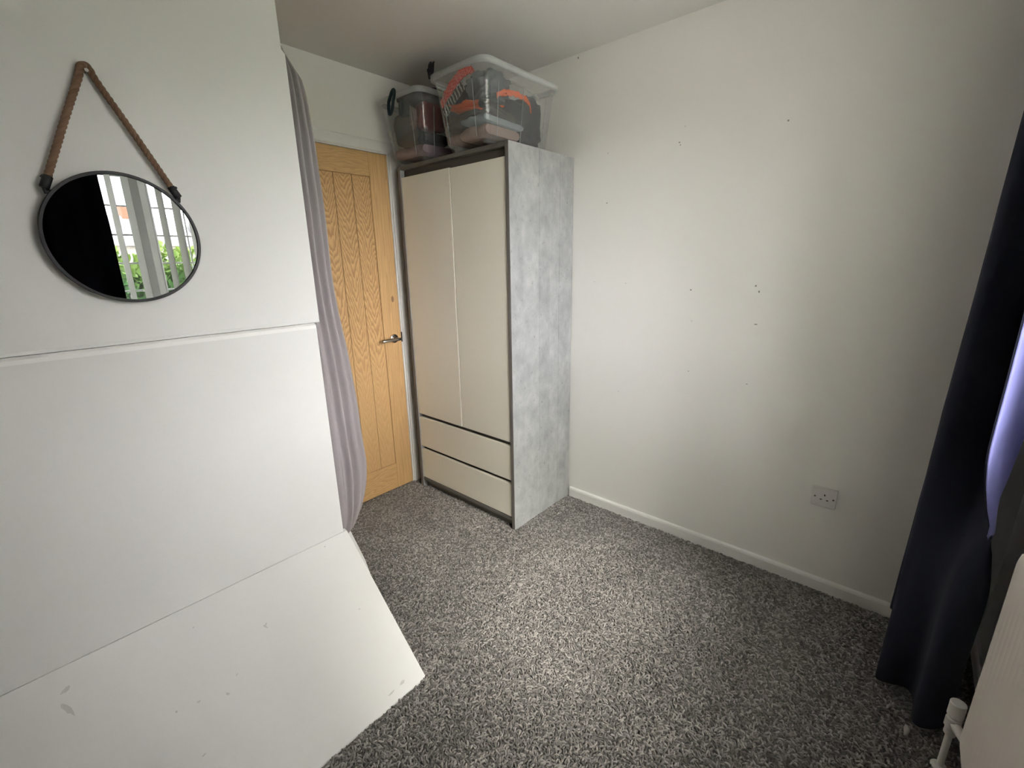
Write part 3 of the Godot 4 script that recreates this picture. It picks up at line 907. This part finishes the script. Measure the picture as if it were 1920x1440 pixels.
	tag(lump("navy_trousers", Vector3(1.668, y0 + 0.080, -1.972), Vector3(0.16, 0.050, 0.070), navyc, 18, 0.12, 0.5), "navy trousers under the dark red jumper in the rear box", "trousers")
	tag(lump("patterned_blouse", Vector3(1.570, y0 + 0.172, -2.006), Vector3(0.035, 0.085, 0.040), cloth_mat(lin(0.17, 0.11, 0.10), 44), 19, 0.5, 0.8), "brownish pink crumpled blouse between coat and red jumper in rear box", "blouse")
	tag(lump("black_jacket", Vector3(1.770, y0 + 0.276, -2.066), Vector3(0.40, 0.095, 0.235), navyc, 20, 0.22, 0.6), "black jacket heaped above the rim of the rear storage box", "jacket")
	tag(flap("black_strap", PackedVector3Array([Vector3(1.595, y0 + 0.320, -1.885), Vector3(1.590, y0 + 0.345, -1.882), Vector3(1.592, y0 + 0.365, -1.880), Vector3(1.598, y0 + 0.385, -1.878)]), Vector3(0.1, 0.0, 1.0), 0.042, 0.004, navyc, 21), "short black strap standing up behind the rim of the front box", "strap")
	var loop := S()
	var lp := PackedVector3Array()
	for i in 33:
		var a := TAU * i / 32.0
		lp.append(Vector3(1.500 + 0.010 * maxf(0.0, cos(a)), WH + 0.262 + 0.052 * cos(a), -2.085 + 0.019 * sin(a) + 0.014 * cos(a)))
	tube(loop, lp, PackedFloat32Array([0.0075]), 8, false)
	tag(obj("strap_loop", loop, teal), "dark teal bag strap looped over the rim of the rear storage box", "strap")
	tag(lump("dark_teal_bag", Vector3(1.580, y0 + 0.222, -2.075), Vector3(0.055, 0.080, 0.070), teal, 23, 0.2, 0.6), "dark teal cloth bag hanging inside the rear box behind its strap", "bag")

func mirror() -> void:
	var c := Vector3(0.2665, 1.482, ZB + 0.008)
	var m := thing("round_mirror", "round mirror with thin black metal frame hanging by a rope on the white boarding", "mirror", c)
	var R := 0.160
	var face := Basis(Vector3.RIGHT, Vector3.BACK, Vector3.DOWN)
	var lean := Basis(Vector3.RIGHT, 0.012)
	var fr := S()
	lathe(fr, PackedVector2Array([Vector2(0, 0), Vector2(R - 0.0006, 0), Vector2(R, 0.001), Vector2(R, 0.021), Vector2(R - 0.001, 0.022), Vector2(R - 0.0065, 0.022), Vector2(R - 0.0072, 0.021), Vector2(R - 0.0072, 0.0165)]), Transform3D(lean * face, Vector3.ZERO), 96, false)
	obj("frame", fr, M.black, m)
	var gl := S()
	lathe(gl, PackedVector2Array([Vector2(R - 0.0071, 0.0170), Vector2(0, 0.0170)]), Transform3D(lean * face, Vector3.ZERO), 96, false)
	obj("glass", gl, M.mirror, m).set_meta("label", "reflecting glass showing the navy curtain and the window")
	# three-strand rope over the nail
	var nail := Vector3(0.262, 1.868, ZB) - c
	var la := Vector3(-0.122, 0.128, 0.012)
	var ra := Vector3(0.122, 0.128, 0.012)
	var path := PackedVector3Array()
	var ctr := PackedVector3Array([la, la.lerp(nail, 0.5) + Vector3(-0.004, 0, 0.010), nail + Vector3(-0.017, -0.026, 0.014), nail + Vector3(-0.008, 0.000, 0.014), nail + Vector3(0, 0.0065, 0.014), nail + Vector3(0.008, 0.000, 0.014), nail + Vector3(0.017, -0.026, 0.014), ra.lerp(nail, 0.5) + Vector3(0.002, 0, 0.010), ra])
	for i in 161:
		var x := i / 160.0 * (ctr.size() - 1)
		# even steps by length: dense enough in the bend
		var j := mini(int(x), ctr.size() - 2)
		path.append(ctr[j].cubic_interpolate(ctr[j + 1], ctr[max(j - 1, 0)], ctr[min(j + 2, ctr.size() - 1)], x - j))
	# resample
	var len := 0.0
	var acc := PackedFloat32Array([0.0])
	for i in path.size() - 1:
		len += path[i].distance_to(path[i + 1])
		acc.append(len)
	var rp := PackedVector3Array()
	var cnt := 240
	var at := 0
	for i in cnt + 1:
		var s := len * i / cnt
		while at < path.size() - 2 and acc[at + 1] < s: at += 1
		rp.append(path[at].lerp(path[at + 1], clampf((s - acc[at]) / max(acc[at + 1] - acc[at], 1e-6), 0, 1)))
	var rope := Node3D.new()
	rope.name = "rope"
	m.add_child(rope)
	for s in 3:
		var st := S()
		var sp := PackedVector3Array()
		for i in cnt + 1:
			var t: Vector3 = (rp[min(i + 1, cnt)] - rp[max(i - 1, 0)]).normalized()
			var x := t.cross(Vector3.BACK).normalized()
			var y := t.cross(x)
			var a := TAU * (float(i) / cnt * len / 0.036 + s / 3.0)
			sp.append(rp[i] + (x * cos(a) + y * sin(a)) * 0.0036)
		tube(st, sp, PackedFloat32Array([0.0044]), 8)
		obj("strand", st, M.rope, rope)
	# black clamps that hold the rope ends
	for e in [[la, 1.0], [ra, -1.0]]:
		var p: Vector3 = e[0]
		var dir: Vector3 = (nail - p).normalized()
		var cl := S()
		tube(cl, PackedVector3Array([p - dir * 0.020, p - dir * 0.019, p + dir * 0.009, p + dir * 0.010]), PackedFloat32Array([0.0080, 0.0092, 0.0092, 0.0080]), 18)
		var ins := Vector3(-p.x, -p.y, 0).normalized()
		tube(cl, PackedVector3Array([p - dir * 0.019, p - dir * 0.026 + ins * 0.004, Vector3(p.x, p.y, 0.010) + ins * 0.020 - dir * 0.012]), PackedFloat32Array([0.005, 0.005, 0.006]), 10)
		tube(cl, PackedVector3Array([p - ins * 0.006, p - ins * 0.0125]), PackedFloat32Array([0.0035, 0.0032]), 8)
		obj("clamp", cl, M.black, m)
	var nl := S()
	tube(nl, PackedVector3Array([Vector3.ZERO, Vector3(0, 0, 0.026), Vector3(0, 0, 0.0262), Vector3(0, 0, 0.028)]), PackedFloat32Array([0.0016, 0.0016, 0.0042, 0.0040]), 10)
	var no := obj("nail", nl, M.steel)
	no.position = Vector3(0.262, 1.8600, ZB)
	tag(no, "small steel nail in the white boarding at the top of the mirror's rope", "nail")

func grey_curtain() -> void:
	var rows := []
	# [y, outer fold reach]
	for k in [[2.105, 0.828], [2.03, 0.880], [1.88, 0.898], [1.76, 0.904], [1.57, 0.911], [1.40, 0.909], [1.26, 0.915], [1.08, 0.934], [0.874, 0.951], [0.685, 0.958], [0.56, 0.965], [0.476, 0.958], [0.40, 0.938], [0.345, 0.912], [0.305, 0.880], [0.285, 0.850]]:
		var t: float = k[1]
		var line := PackedVector2Array([Vector2(0.715, -1.645), Vector2(0.752, -1.662)])
		var span: float = t - 0.755
		var sh := 0.03 * sin(k[0] * 2.7)
		var deep := clampf(span / 0.14, 0.35, 1.0)
		for q in [[0.14, -1.640], [0.27, -1.675], [0.40, -1.651], [0.50, -1.695], [0.66, -1.672], [0.80, -1.728], [0.93, -1.718], [1.0, -1.750]]:
			line.append(Vector2(0.755 + span * clampf(q[0] + sh * (1.0 - q[0]) * 2.0, 0, 1), lerpf(lerpf(-1.655, -1.745, q[0]), q[1], deep)))
		for q in [[-0.022, -1.785], [-0.065, -1.80], [-0.05, -1.835], [-0.075, -1.88], [-0.12, -1.90]]:
			line.append(Vector2(t + q[0], q[1]))
		rows.append([k[0], line])
	var g := cloth_points(rows, 110, 90, 0.005, noise(61, 0.02, 3))
	var st := S()
	sheet(st, g, 0.0025, true)
	var o := obj("grey_curtain", st, M.grey_velvet)
	tag(o, "grey velvet curtain bunched at the edge of the white partition, beside the oak door", "curtain")

func navy_curtains() -> void:
	# right curtain: stiff folds from the corner of the right wall to a flap with an added layer, window light put into its colour
	var c := thing("navy_curtain", "dark navy floor-length curtain at the right wall beside the radiator", "curtain", Vector3(1.8, 0, 0.2))
	var off := Vector2(1.8, 0.2)
	var mk := func(a: Array) -> PackedVector2Array:
		var o := PackedVector2Array()
		for p in a: o.append(Vector2(p[0], p[1]) - off)
		return o
	var top: PackedVector2Array = mk.call([[2.085, 0.172], [2.055, 0.158], [2.02, 0.185], [1.985, 0.205], [1.94, 0.175], [1.89, 0.149], [1.86, 0.165], [1.87, 0.215], [1.89, 0.265], [1.86, 0.295], [1.80, 0.27], [1.68, 0.232], [1.56, 0.193]])
	var mid: PackedVector2Array = mk.call([[2.085, 0.158], [2.055, 0.144], [2.02, 0.175], [1.985, 0.195], [1.93, 0.160], [1.85, 0.125], [1.81, 0.143], [1.82, 0.205], [1.86, 0.265], [1.85, 0.298], [1.79, 0.275], [1.68, 0.240], [1.56, 0.200]])
	var bot: PackedVector2Array = mk.call([[2.085, 0.142], [2.05, 0.126], [2.02, 0.160], [1.975, 0.185], [1.88, 0.150], [1.72, 0.110], [1.690, 0.128], [1.712, 0.186], [1.672, 0.204], [1.584, 0.206], [1.578, 0.238], [1.63, 0.282], [1.73, 0.305]])
	var rows := []
	for y in [2.20, 1.9, 1.6, 1.3, 1.0, 0.9, 0.8, 0.7, 0.6, 0.45, 0.25, 0.10, 0.035]:
		var p := PackedVector2Array()
		for i in top.size():
			var q: Vector2
			if y > 1.0: q = mid[i].lerp(top[i], (y - 1.0) / 1.2)
			else:
				var ease: float = (y - 0.035) / 0.965
				q = bot[i].lerp(mid[i], ease if i < 7 else smoothstep(0.40, 0.97, ease))  # flap turns in lower down, shaping where the lavender light ends
			p.append(q)
		rows.append([y, p])
	var ns := noise(71, 0.02, 3)
	var g := cloth_points(rows, 96, 60, 0.004, ns)
	# the hem rises a little towards the wall
	for j in g.size():
		for k in g[j].size():
			var u: float = float(k) / (g[j].size() - 1)
			var lift := 0.05 * (1.0 - smoothstep(0.10, 0.22, u))
			var v: Vector3 = g[j][k]
			v.y += lift * (1.0 - smoothstep(0.0, 1.0, v.y))
			g[j][k] = v
	var st := S()
	sheet(st, g, 0.003, true)
	obj("face_cloth", st, M.navy, c)
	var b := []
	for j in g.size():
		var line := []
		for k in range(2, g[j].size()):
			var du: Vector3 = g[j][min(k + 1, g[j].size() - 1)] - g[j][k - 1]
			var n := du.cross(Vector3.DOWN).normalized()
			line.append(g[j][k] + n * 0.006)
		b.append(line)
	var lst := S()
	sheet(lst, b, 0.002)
	obj("lining", lst, M.lining, c).set_meta("label", "added layer facing the window, window light on the navy cloth put into lavender")
	# left curtain, behind the camera: seen in the mirror
	var d := thing("navy_curtain_001", "dark navy curtain at the other side of the window, seen in the round mirror", "curtain", Vector3(0.1, 0, 0.2))
	var pts := PackedVector2Array()
	for i in 21:
		pts.append(Vector2(-0.38 + i * 0.039, 0.022 * sin(i * 1.5) + 0.005))
	var r2 := [[2.20, pts], [1.2, pts], [0.035, pts]]
	var g2 := cloth_points(r2, 100, 30, 0.006, ns)
	var st2 := S()
	sheet(st2, g2, 0.004)
	obj("face_cloth", st2, M.navy, d)
	# pole over the window carries both
	var pole := S()
	tube(pole, PackedVector3Array([Vector3(XL + 0.01, 2.215, 0.2), Vector3(XR - 0.01, 2.215, 0.2)]), PackedFloat32Array([0.012]), 14)
	for x in [XL + 0.05, XR - 0.05]:
		tube(pole, PackedVector3Array([Vector3(x, 2.215, 0.2), Vector3(x, 2.215, ZW)]), PackedFloat32Array([0.008]), 10)
	tag(obj("curtain_pole", pole, M.black), "black curtain pole above the window that carries the navy curtains", "pole")

func radiator() -> void:
	var r := thing("radiator", "white panel radiator with fine vertical flutes under the window", "radiator", Vector3(0.93, 0, 0.33))
	var x0 := -0.56
	var x1 := 0.522
	var y0 := 0.14
	var y1 := 0.742
	var zf := -0.049
	# pressed front: shallow flutes every 33 mm, rounded top and bottom
	var st := S()
	var cols := 33 * 6
	var prof := [[y0, 0.012], [y0 + 0.006, 0.004], [y0 + 0.03, 0.0], [y0 + 0.06, 0.0], [y1 - 0.06, 0.0], [y1 - 0.03, 0.0], [y1 - 0.006, 0.004], [y1, 0.012]]
	var G := []
	for p in prof:
		var line := []
		for k in cols + 1:
			var x := x0 + (x1 - x0) * k / cols
			var fl := 0.0012 * pow(maxf(0.0, cos(k * TAU / 6.0)), 2.0)
			var inner: bool = p[0] > y0 + 0.04 and p[0] < y1 - 0.04
			var ed := 0.006 * (pow(clampf(1.0 - (x - x0) / 0.006, 0, 1), 2) + pow(clampf(1.0 - (x1 - x) / 0.006, 0, 1), 2))
			line.append(Vector3(x, p[0], zf + p[1] + (fl if inner else 0.0) + ed))
		G.append(line)
	sheet(st, G, 0.010, true)
	obj("front_panel", st, M.rad, r)
	box("back_panel", Vector3(x0 + 0.01, y0 + 0.01, 0.022), Vector3(x1 - 0.01, y1 - 0.01, 0.032), M.rad, r, 0.003)
	for y in [y0 + 0.012, y1 - 0.036]:
		box("water_channel", Vector3(x0 + 0.012, y, zf + 0.012), Vector3(x1 - 0.012, y + 0.024, 0.03), M.rad, r, 0.006)
	for x in [-0.4, 0.36]:
		box("bracket", Vector3(x - 0.02, y0 + 0.1, 0.032), Vector3(x + 0.02, y1 - 0.1, 0.049), M.rad, r, 0.002)
	# valve with its cap, union and tail pipe into the floor
	var vx := 0.566
	var vz := -0.060
	var v := S()
	lathe(v, PackedVector2Array([Vector2(0, 0.125), Vector2(0.011, 0.125), Vector2(0.0135, 0.128), Vector2(0.0135, 0.150), Vector2(0.017, 0.153), Vector2(0.017, 0.182), Vector2(0.013, 0.186), Vector2(0.013, 0.194), Vector2(0, 0.194)]), Transform3D(Basis.IDENTITY, Vector3(vx, 0, vz)), 8, false)
	tube(v, PackedVector3Array([Vector3(vx, 0.168, vz), Vector3(x1 - 0.01, 0.170, vz + 0.022)]), PackedFloat32Array([0.012, 0.012]), 6)
	var vb := obj("valve_body", v, M.plastic, r)
	var cap := S()
	lathe(cap, PackedVector2Array([Vector2(0, 0.190), Vector2(0.0155, 0.190), Vector2(0.0175, 0.193), Vector2(0.0175, 0.233), Vector2(0.0165, 0.2355), Vector2(0, 0.2355)]), Transform3D(Basis.IDENTITY, Vector3(vx, 0, vz)), 20, false)
	obj("valve_cap", cap, M.plastic, vb)
	var pp := S()
	tube(pp, PackedVector3Array([Vector3(vx, 0.0, vz), Vector3(vx, 0.128, vz)]), PackedFloat32Array([0.0078]), 14)
	lathe(pp, PackedVector2Array([Vector2(0.020, 0.0), Vector2(0.020, 0.006), Vector2(0.012, 0.012), Vector2(0.0078, 0.012)]), Transform3D(Basis.IDENTITY, Vector3(vx, 0, vz)), 20, false)
	obj("tail_pipe", pp, M.plastic, r)

func socket() -> void:
	var s := thing("wall_socket", "white single wall socket low on the right wall", "socket", Vector3(XR, 0.438, -0.145))
	var st := S()
	cbox(st, Vector3(-0.010, -0.043, -0.044), Vector3(0, 0.043, 0.044), 0.0025)
	obj("faceplate", st, M.plastic, s)
	var hole := func(called: String, y: float, z: float, hy: float, hz: float) -> void:
		box(called, Vector3(-0.0108, y - hy, z - hz), Vector3(-0.008, y + hy, z + hz), M.hole, s, 0.0006)
	hole.call("earth_slot", 0.011, 0.002, 0.0040, 0.0022)
	hole.call("live_slot", -0.010, 0.013, 0.0022, 0.0036)
	hole.call("neutral_slot", -0.010, -0.009, 0.0022, 0.0036)
	for z in [-0.031, 0.033]:
		var sc := S()
		lathe(sc, PackedVector2Array([Vector2(0.0036, 0), Vector2(0.0034, 0.0008), Vector2(0, 0.0009)]), Transform3D(Basis(Vector3.UP, Vector3.LEFT, Vector3.BACK), Vector3(-0.010, -0.001, z)), 12)
		obj("screw", sc, mat(lin(0.10, 0.09, 0.08), 0.5, 0.6), s)

# a small uneven dab: where, outward normal, size
func dab(called: String, at: Vector3, n: Vector3, rx: float, ry: float, m: Material, parent: Node, turn := 0.0) -> void:
	var st := S()
	var up := Vector3.UP if absf(n.y) < 0.95 else Vector3.FORWARD
	var x := up.cross(n).normalized().rotated(n, turn)
	var y := n.cross(x).normalized()
	var k := 11
	var pts := []
	for i in k:
		var a := TAU * i / k
		var q := rng.randf_range(0.6, 1.15)
		pts.append(at + x * cos(a) * rx * q + y * sin(a) * ry * q)
	for i in k:
		tri(st, pts[i], pts[(i + 1) % k], at + n * 0.0006, n)
		tri(st, pts[i], pts[(i + 1) % k], at - n * 0.002, -n)
	obj(called, st, m, parent)

func marks() -> void:
	var wr := get_node("wall_right")
	var L := Vector3.LEFT
	for p in [[1.895, -0.873, 0.0042, 0.0032], [1.884, -0.868, 0.0026, 0.0026], [1.902, -0.460, 0.0042, 0.0034], [1.679, -1.220, 0.0040, 0.0026], [1.268, -0.770, 0.0052, 0.0036], [1.292, -0.502, 0.0052, 0.0042], [1.268, -0.487, 0.0034, 0.0052], [1.132, -0.484, 0.0062, 0.0028], [0.889, -0.748, 0.0036, 0.0024], [0.868, -0.490, 0.0046, 0.0018], [2.352, -1.405, 0.0040, 0.0060]]:
		dab("plaster_chip", Vector3(XR - 0.0002, p[0], p[1]), L, p[2], p[3], M.chip, wr)
	for p in [[1.954, -0.853], [1.906, -1.224], [1.127, -0.754], [0.723, -1.111], [1.297, -1.277], [1.292, -1.098]]:
		dab("filler_patch", Vector3(XR - 0.0002, p[0], p[1]), L, 0.0048, 0.0036, M.filler, wr)
	var wp := get_node("wall_partition")
	for p in [[0.243, 1.151, 0.0024, 0.0022], [0.165, 1.103, 0.0011, 0.0011], [0.733, 0.426, 0.004, 0.003], [0.744, 0.396, 0.003, 0.002], [0.736, 1.165, 0.004, 0.003]]:
		dab("nail_hole", Vector3(p[0] - 0.012, p[1], ZB - 0.0008), Vector3.BACK, p[2], p[3], M.chip if p[2] < 0.003 else M.scuff, wp)
	# scuffs on the sloping board
	var n := Vector3(0, 0.4975, 0.3657).normalized()
	for q in [[-0.086, 0.099, 0.012, 0.006, 0.3], [-0.090, 0.183, 0.006, 0.022, 0.4], [0.374, 0.280, 0.009, 0.003, 0.8], [0.371, 0.290, 0.003, 0.009, 0.5], [0.203, 0.111, 0.003, 0.002, 0.0], [0.102, 0.427, 0.003, 0.0045, 0.0], [0.652, 0.034, 0.004, 0.003, 0.0], [0.650, 0.477, 0.0035, 0.003, 0.0], [0.123, 0.653, 0.006, 0.0025, 0.3], [0.218, 0.483, 0.004, 0.007, 0.4], [0.152, 0.442, 0.005, 0.0025, 0.0], [0.255, 0.428, 0.005, 0.0015, 0.6], [0.655, 0.943, 0.012, 0.005, 0.0], [0.61, 0.950, 0.015, 0.004, 0.1]]:
		var t: float = q[1]
		dab("scuff_mark", Vector3(q[0], lerpf(0.3697, 0.004, t), lerpf(ZB + 0.001, -1.0755, t)) + n * 0.0003, n, q[2], q[3], M.scuff, wp, q[4])

func carpet() -> void:
	# strands of twisted pile: short bent stubs, laid at random
	var st := S()
	st.set_smooth_group(0)
	var pts := PackedVector3Array([Vector3(-0.0062, -0.002, 0), Vector3(-0.0036, 0.0022, 0.0006), Vector3(0.0014, 0.0034, -0.0006), Vector3(0.0062, 0.0016, 0)])
	tube(st, pts, PackedFloat32Array([0.0026, 0.0030, 0.0027, 0.0014]), 5, false)
	st.generate_normals()
	var me := st.commit()
	var m := mat(Color.WHITE, 1.0)
	m.vertex_color_use_as_albedo = true
	var cells := []
	var pitch := 0.0074
	var low := noise(91, 1.0, 3)
	var x := XL
	while x < XR - 0.012:
		var z := ZD + 0.004
		while z < ZW:
			# left out where the bulkhead, cupboard, wardrobe inside stand, and beside the camera out of view
			var hid := (x < 0.72 and z < -1.10) or (x < 0.88 and z < -1.72) or (x > WX + 0.06 and z < WN - 0.03) or (x < 0.2) or (x < 0.72 and z < ZB + 0.5 - (0.0)) or (x < 0.55 and z > -0.35)
			if not hid:
				cells.append(Vector2(x, z))
			z += pitch
		x += pitch
	var mm := MultiMesh.new()
	mm.transform_format = MultiMesh.TRANSFORM_3D
	mm.use_colors = true
	mm.mesh = me
	mm.instance_count = cells.size()
	for i in cells.size():
		var c: Vector2 = cells[i]
		c += Vector2(rng.randf_range(-0.003, 0.003), rng.randf_range(-0.003, 0.003))
		var nap := low.get_noise_2d(c.x * 1.8, c.y * 1.8)
		var yaw := rng.randf_range(0, TAU)
		var sc := rng.randf_range(0.8, 1.35)
		var bs := Basis.from_euler(Vector3(rng.randf_range(-0.35, 0.35), yaw, rng.randf_range(-0.3, 0.5))).scaled(Vector3(sc, sc, sc))
		mm.set_instance_transform(i, Transform3D(bs, Vector3(c.x, 0.0005 + rng.randf_range(-0.0008, 0.0012), c.y)))
		var t := pow(rng.randf(), 1.5)
		var l := lerpf(0.135, 0.36, t) * (1.0 + 0.22 * nap)
		mm.set_instance_color(i, Color(l * 1.02, l * 0.965, l * 0.895))
	var o := MultiMeshInstance3D.new()
	o.name = "carpet"
	o.multimesh = mm
	o.material_override = m
	o.set_meta("kind", "stuff")
	tag(o, "grey brown flecked twist-pile carpet over the whole floor", "carpet")
	add_child(o)
	# bits on the carpet
	var stain := S()
	lathe(stain, PackedVector2Array([Vector2(0.013, 0.0), Vector2(0.012, 0.001), Vector2(0, 0.0014)]), Transform3D(Basis(Vector3(1.5, 0, 0.3), Vector3.UP, Vector3(-0.2, 0, 0.7)), Vector3(1.352, 0.0072, -1.505)), 14)
	tag(obj("carpet_stain", stain, mat(lin(0.15, 0.135, 0.12), 1.0)), "flattened dull brown stain on the carpet in front of the wardrobe", "stain")
	var lint := S()
	tube(lint, PackedVector3Array([Vector3(1.885, 0.006, -1.335), Vector3(1.892, 0.009, -1.332), Vector3(1.899, 0.006, -1.333)]), PackedFloat32Array([0.0015, 0.003, 0.001]), 6)
	tag(obj("lint", lint, mat(lin(0.55, 0.54, 0.5), 1.0)), "white speck of lint on the carpet beside the wardrobe's grey side", "lint")
	var lint2 := S()
	tube(lint2, PackedVector3Array([Vector3(1.546, 0.005, 0.196), Vector3(1.566, 0.010, 0.198), Vector3(1.586, 0.006, 0.196)]), PackedFloat32Array([0.004, 0.008, 0.003]), 8)
	tag(obj("lint_001", lint2, mat(lin(0.42, 0.38, 0.36), 1.0)), "pale tuft of fluff on the carpet at the navy curtain's hem", "lint")
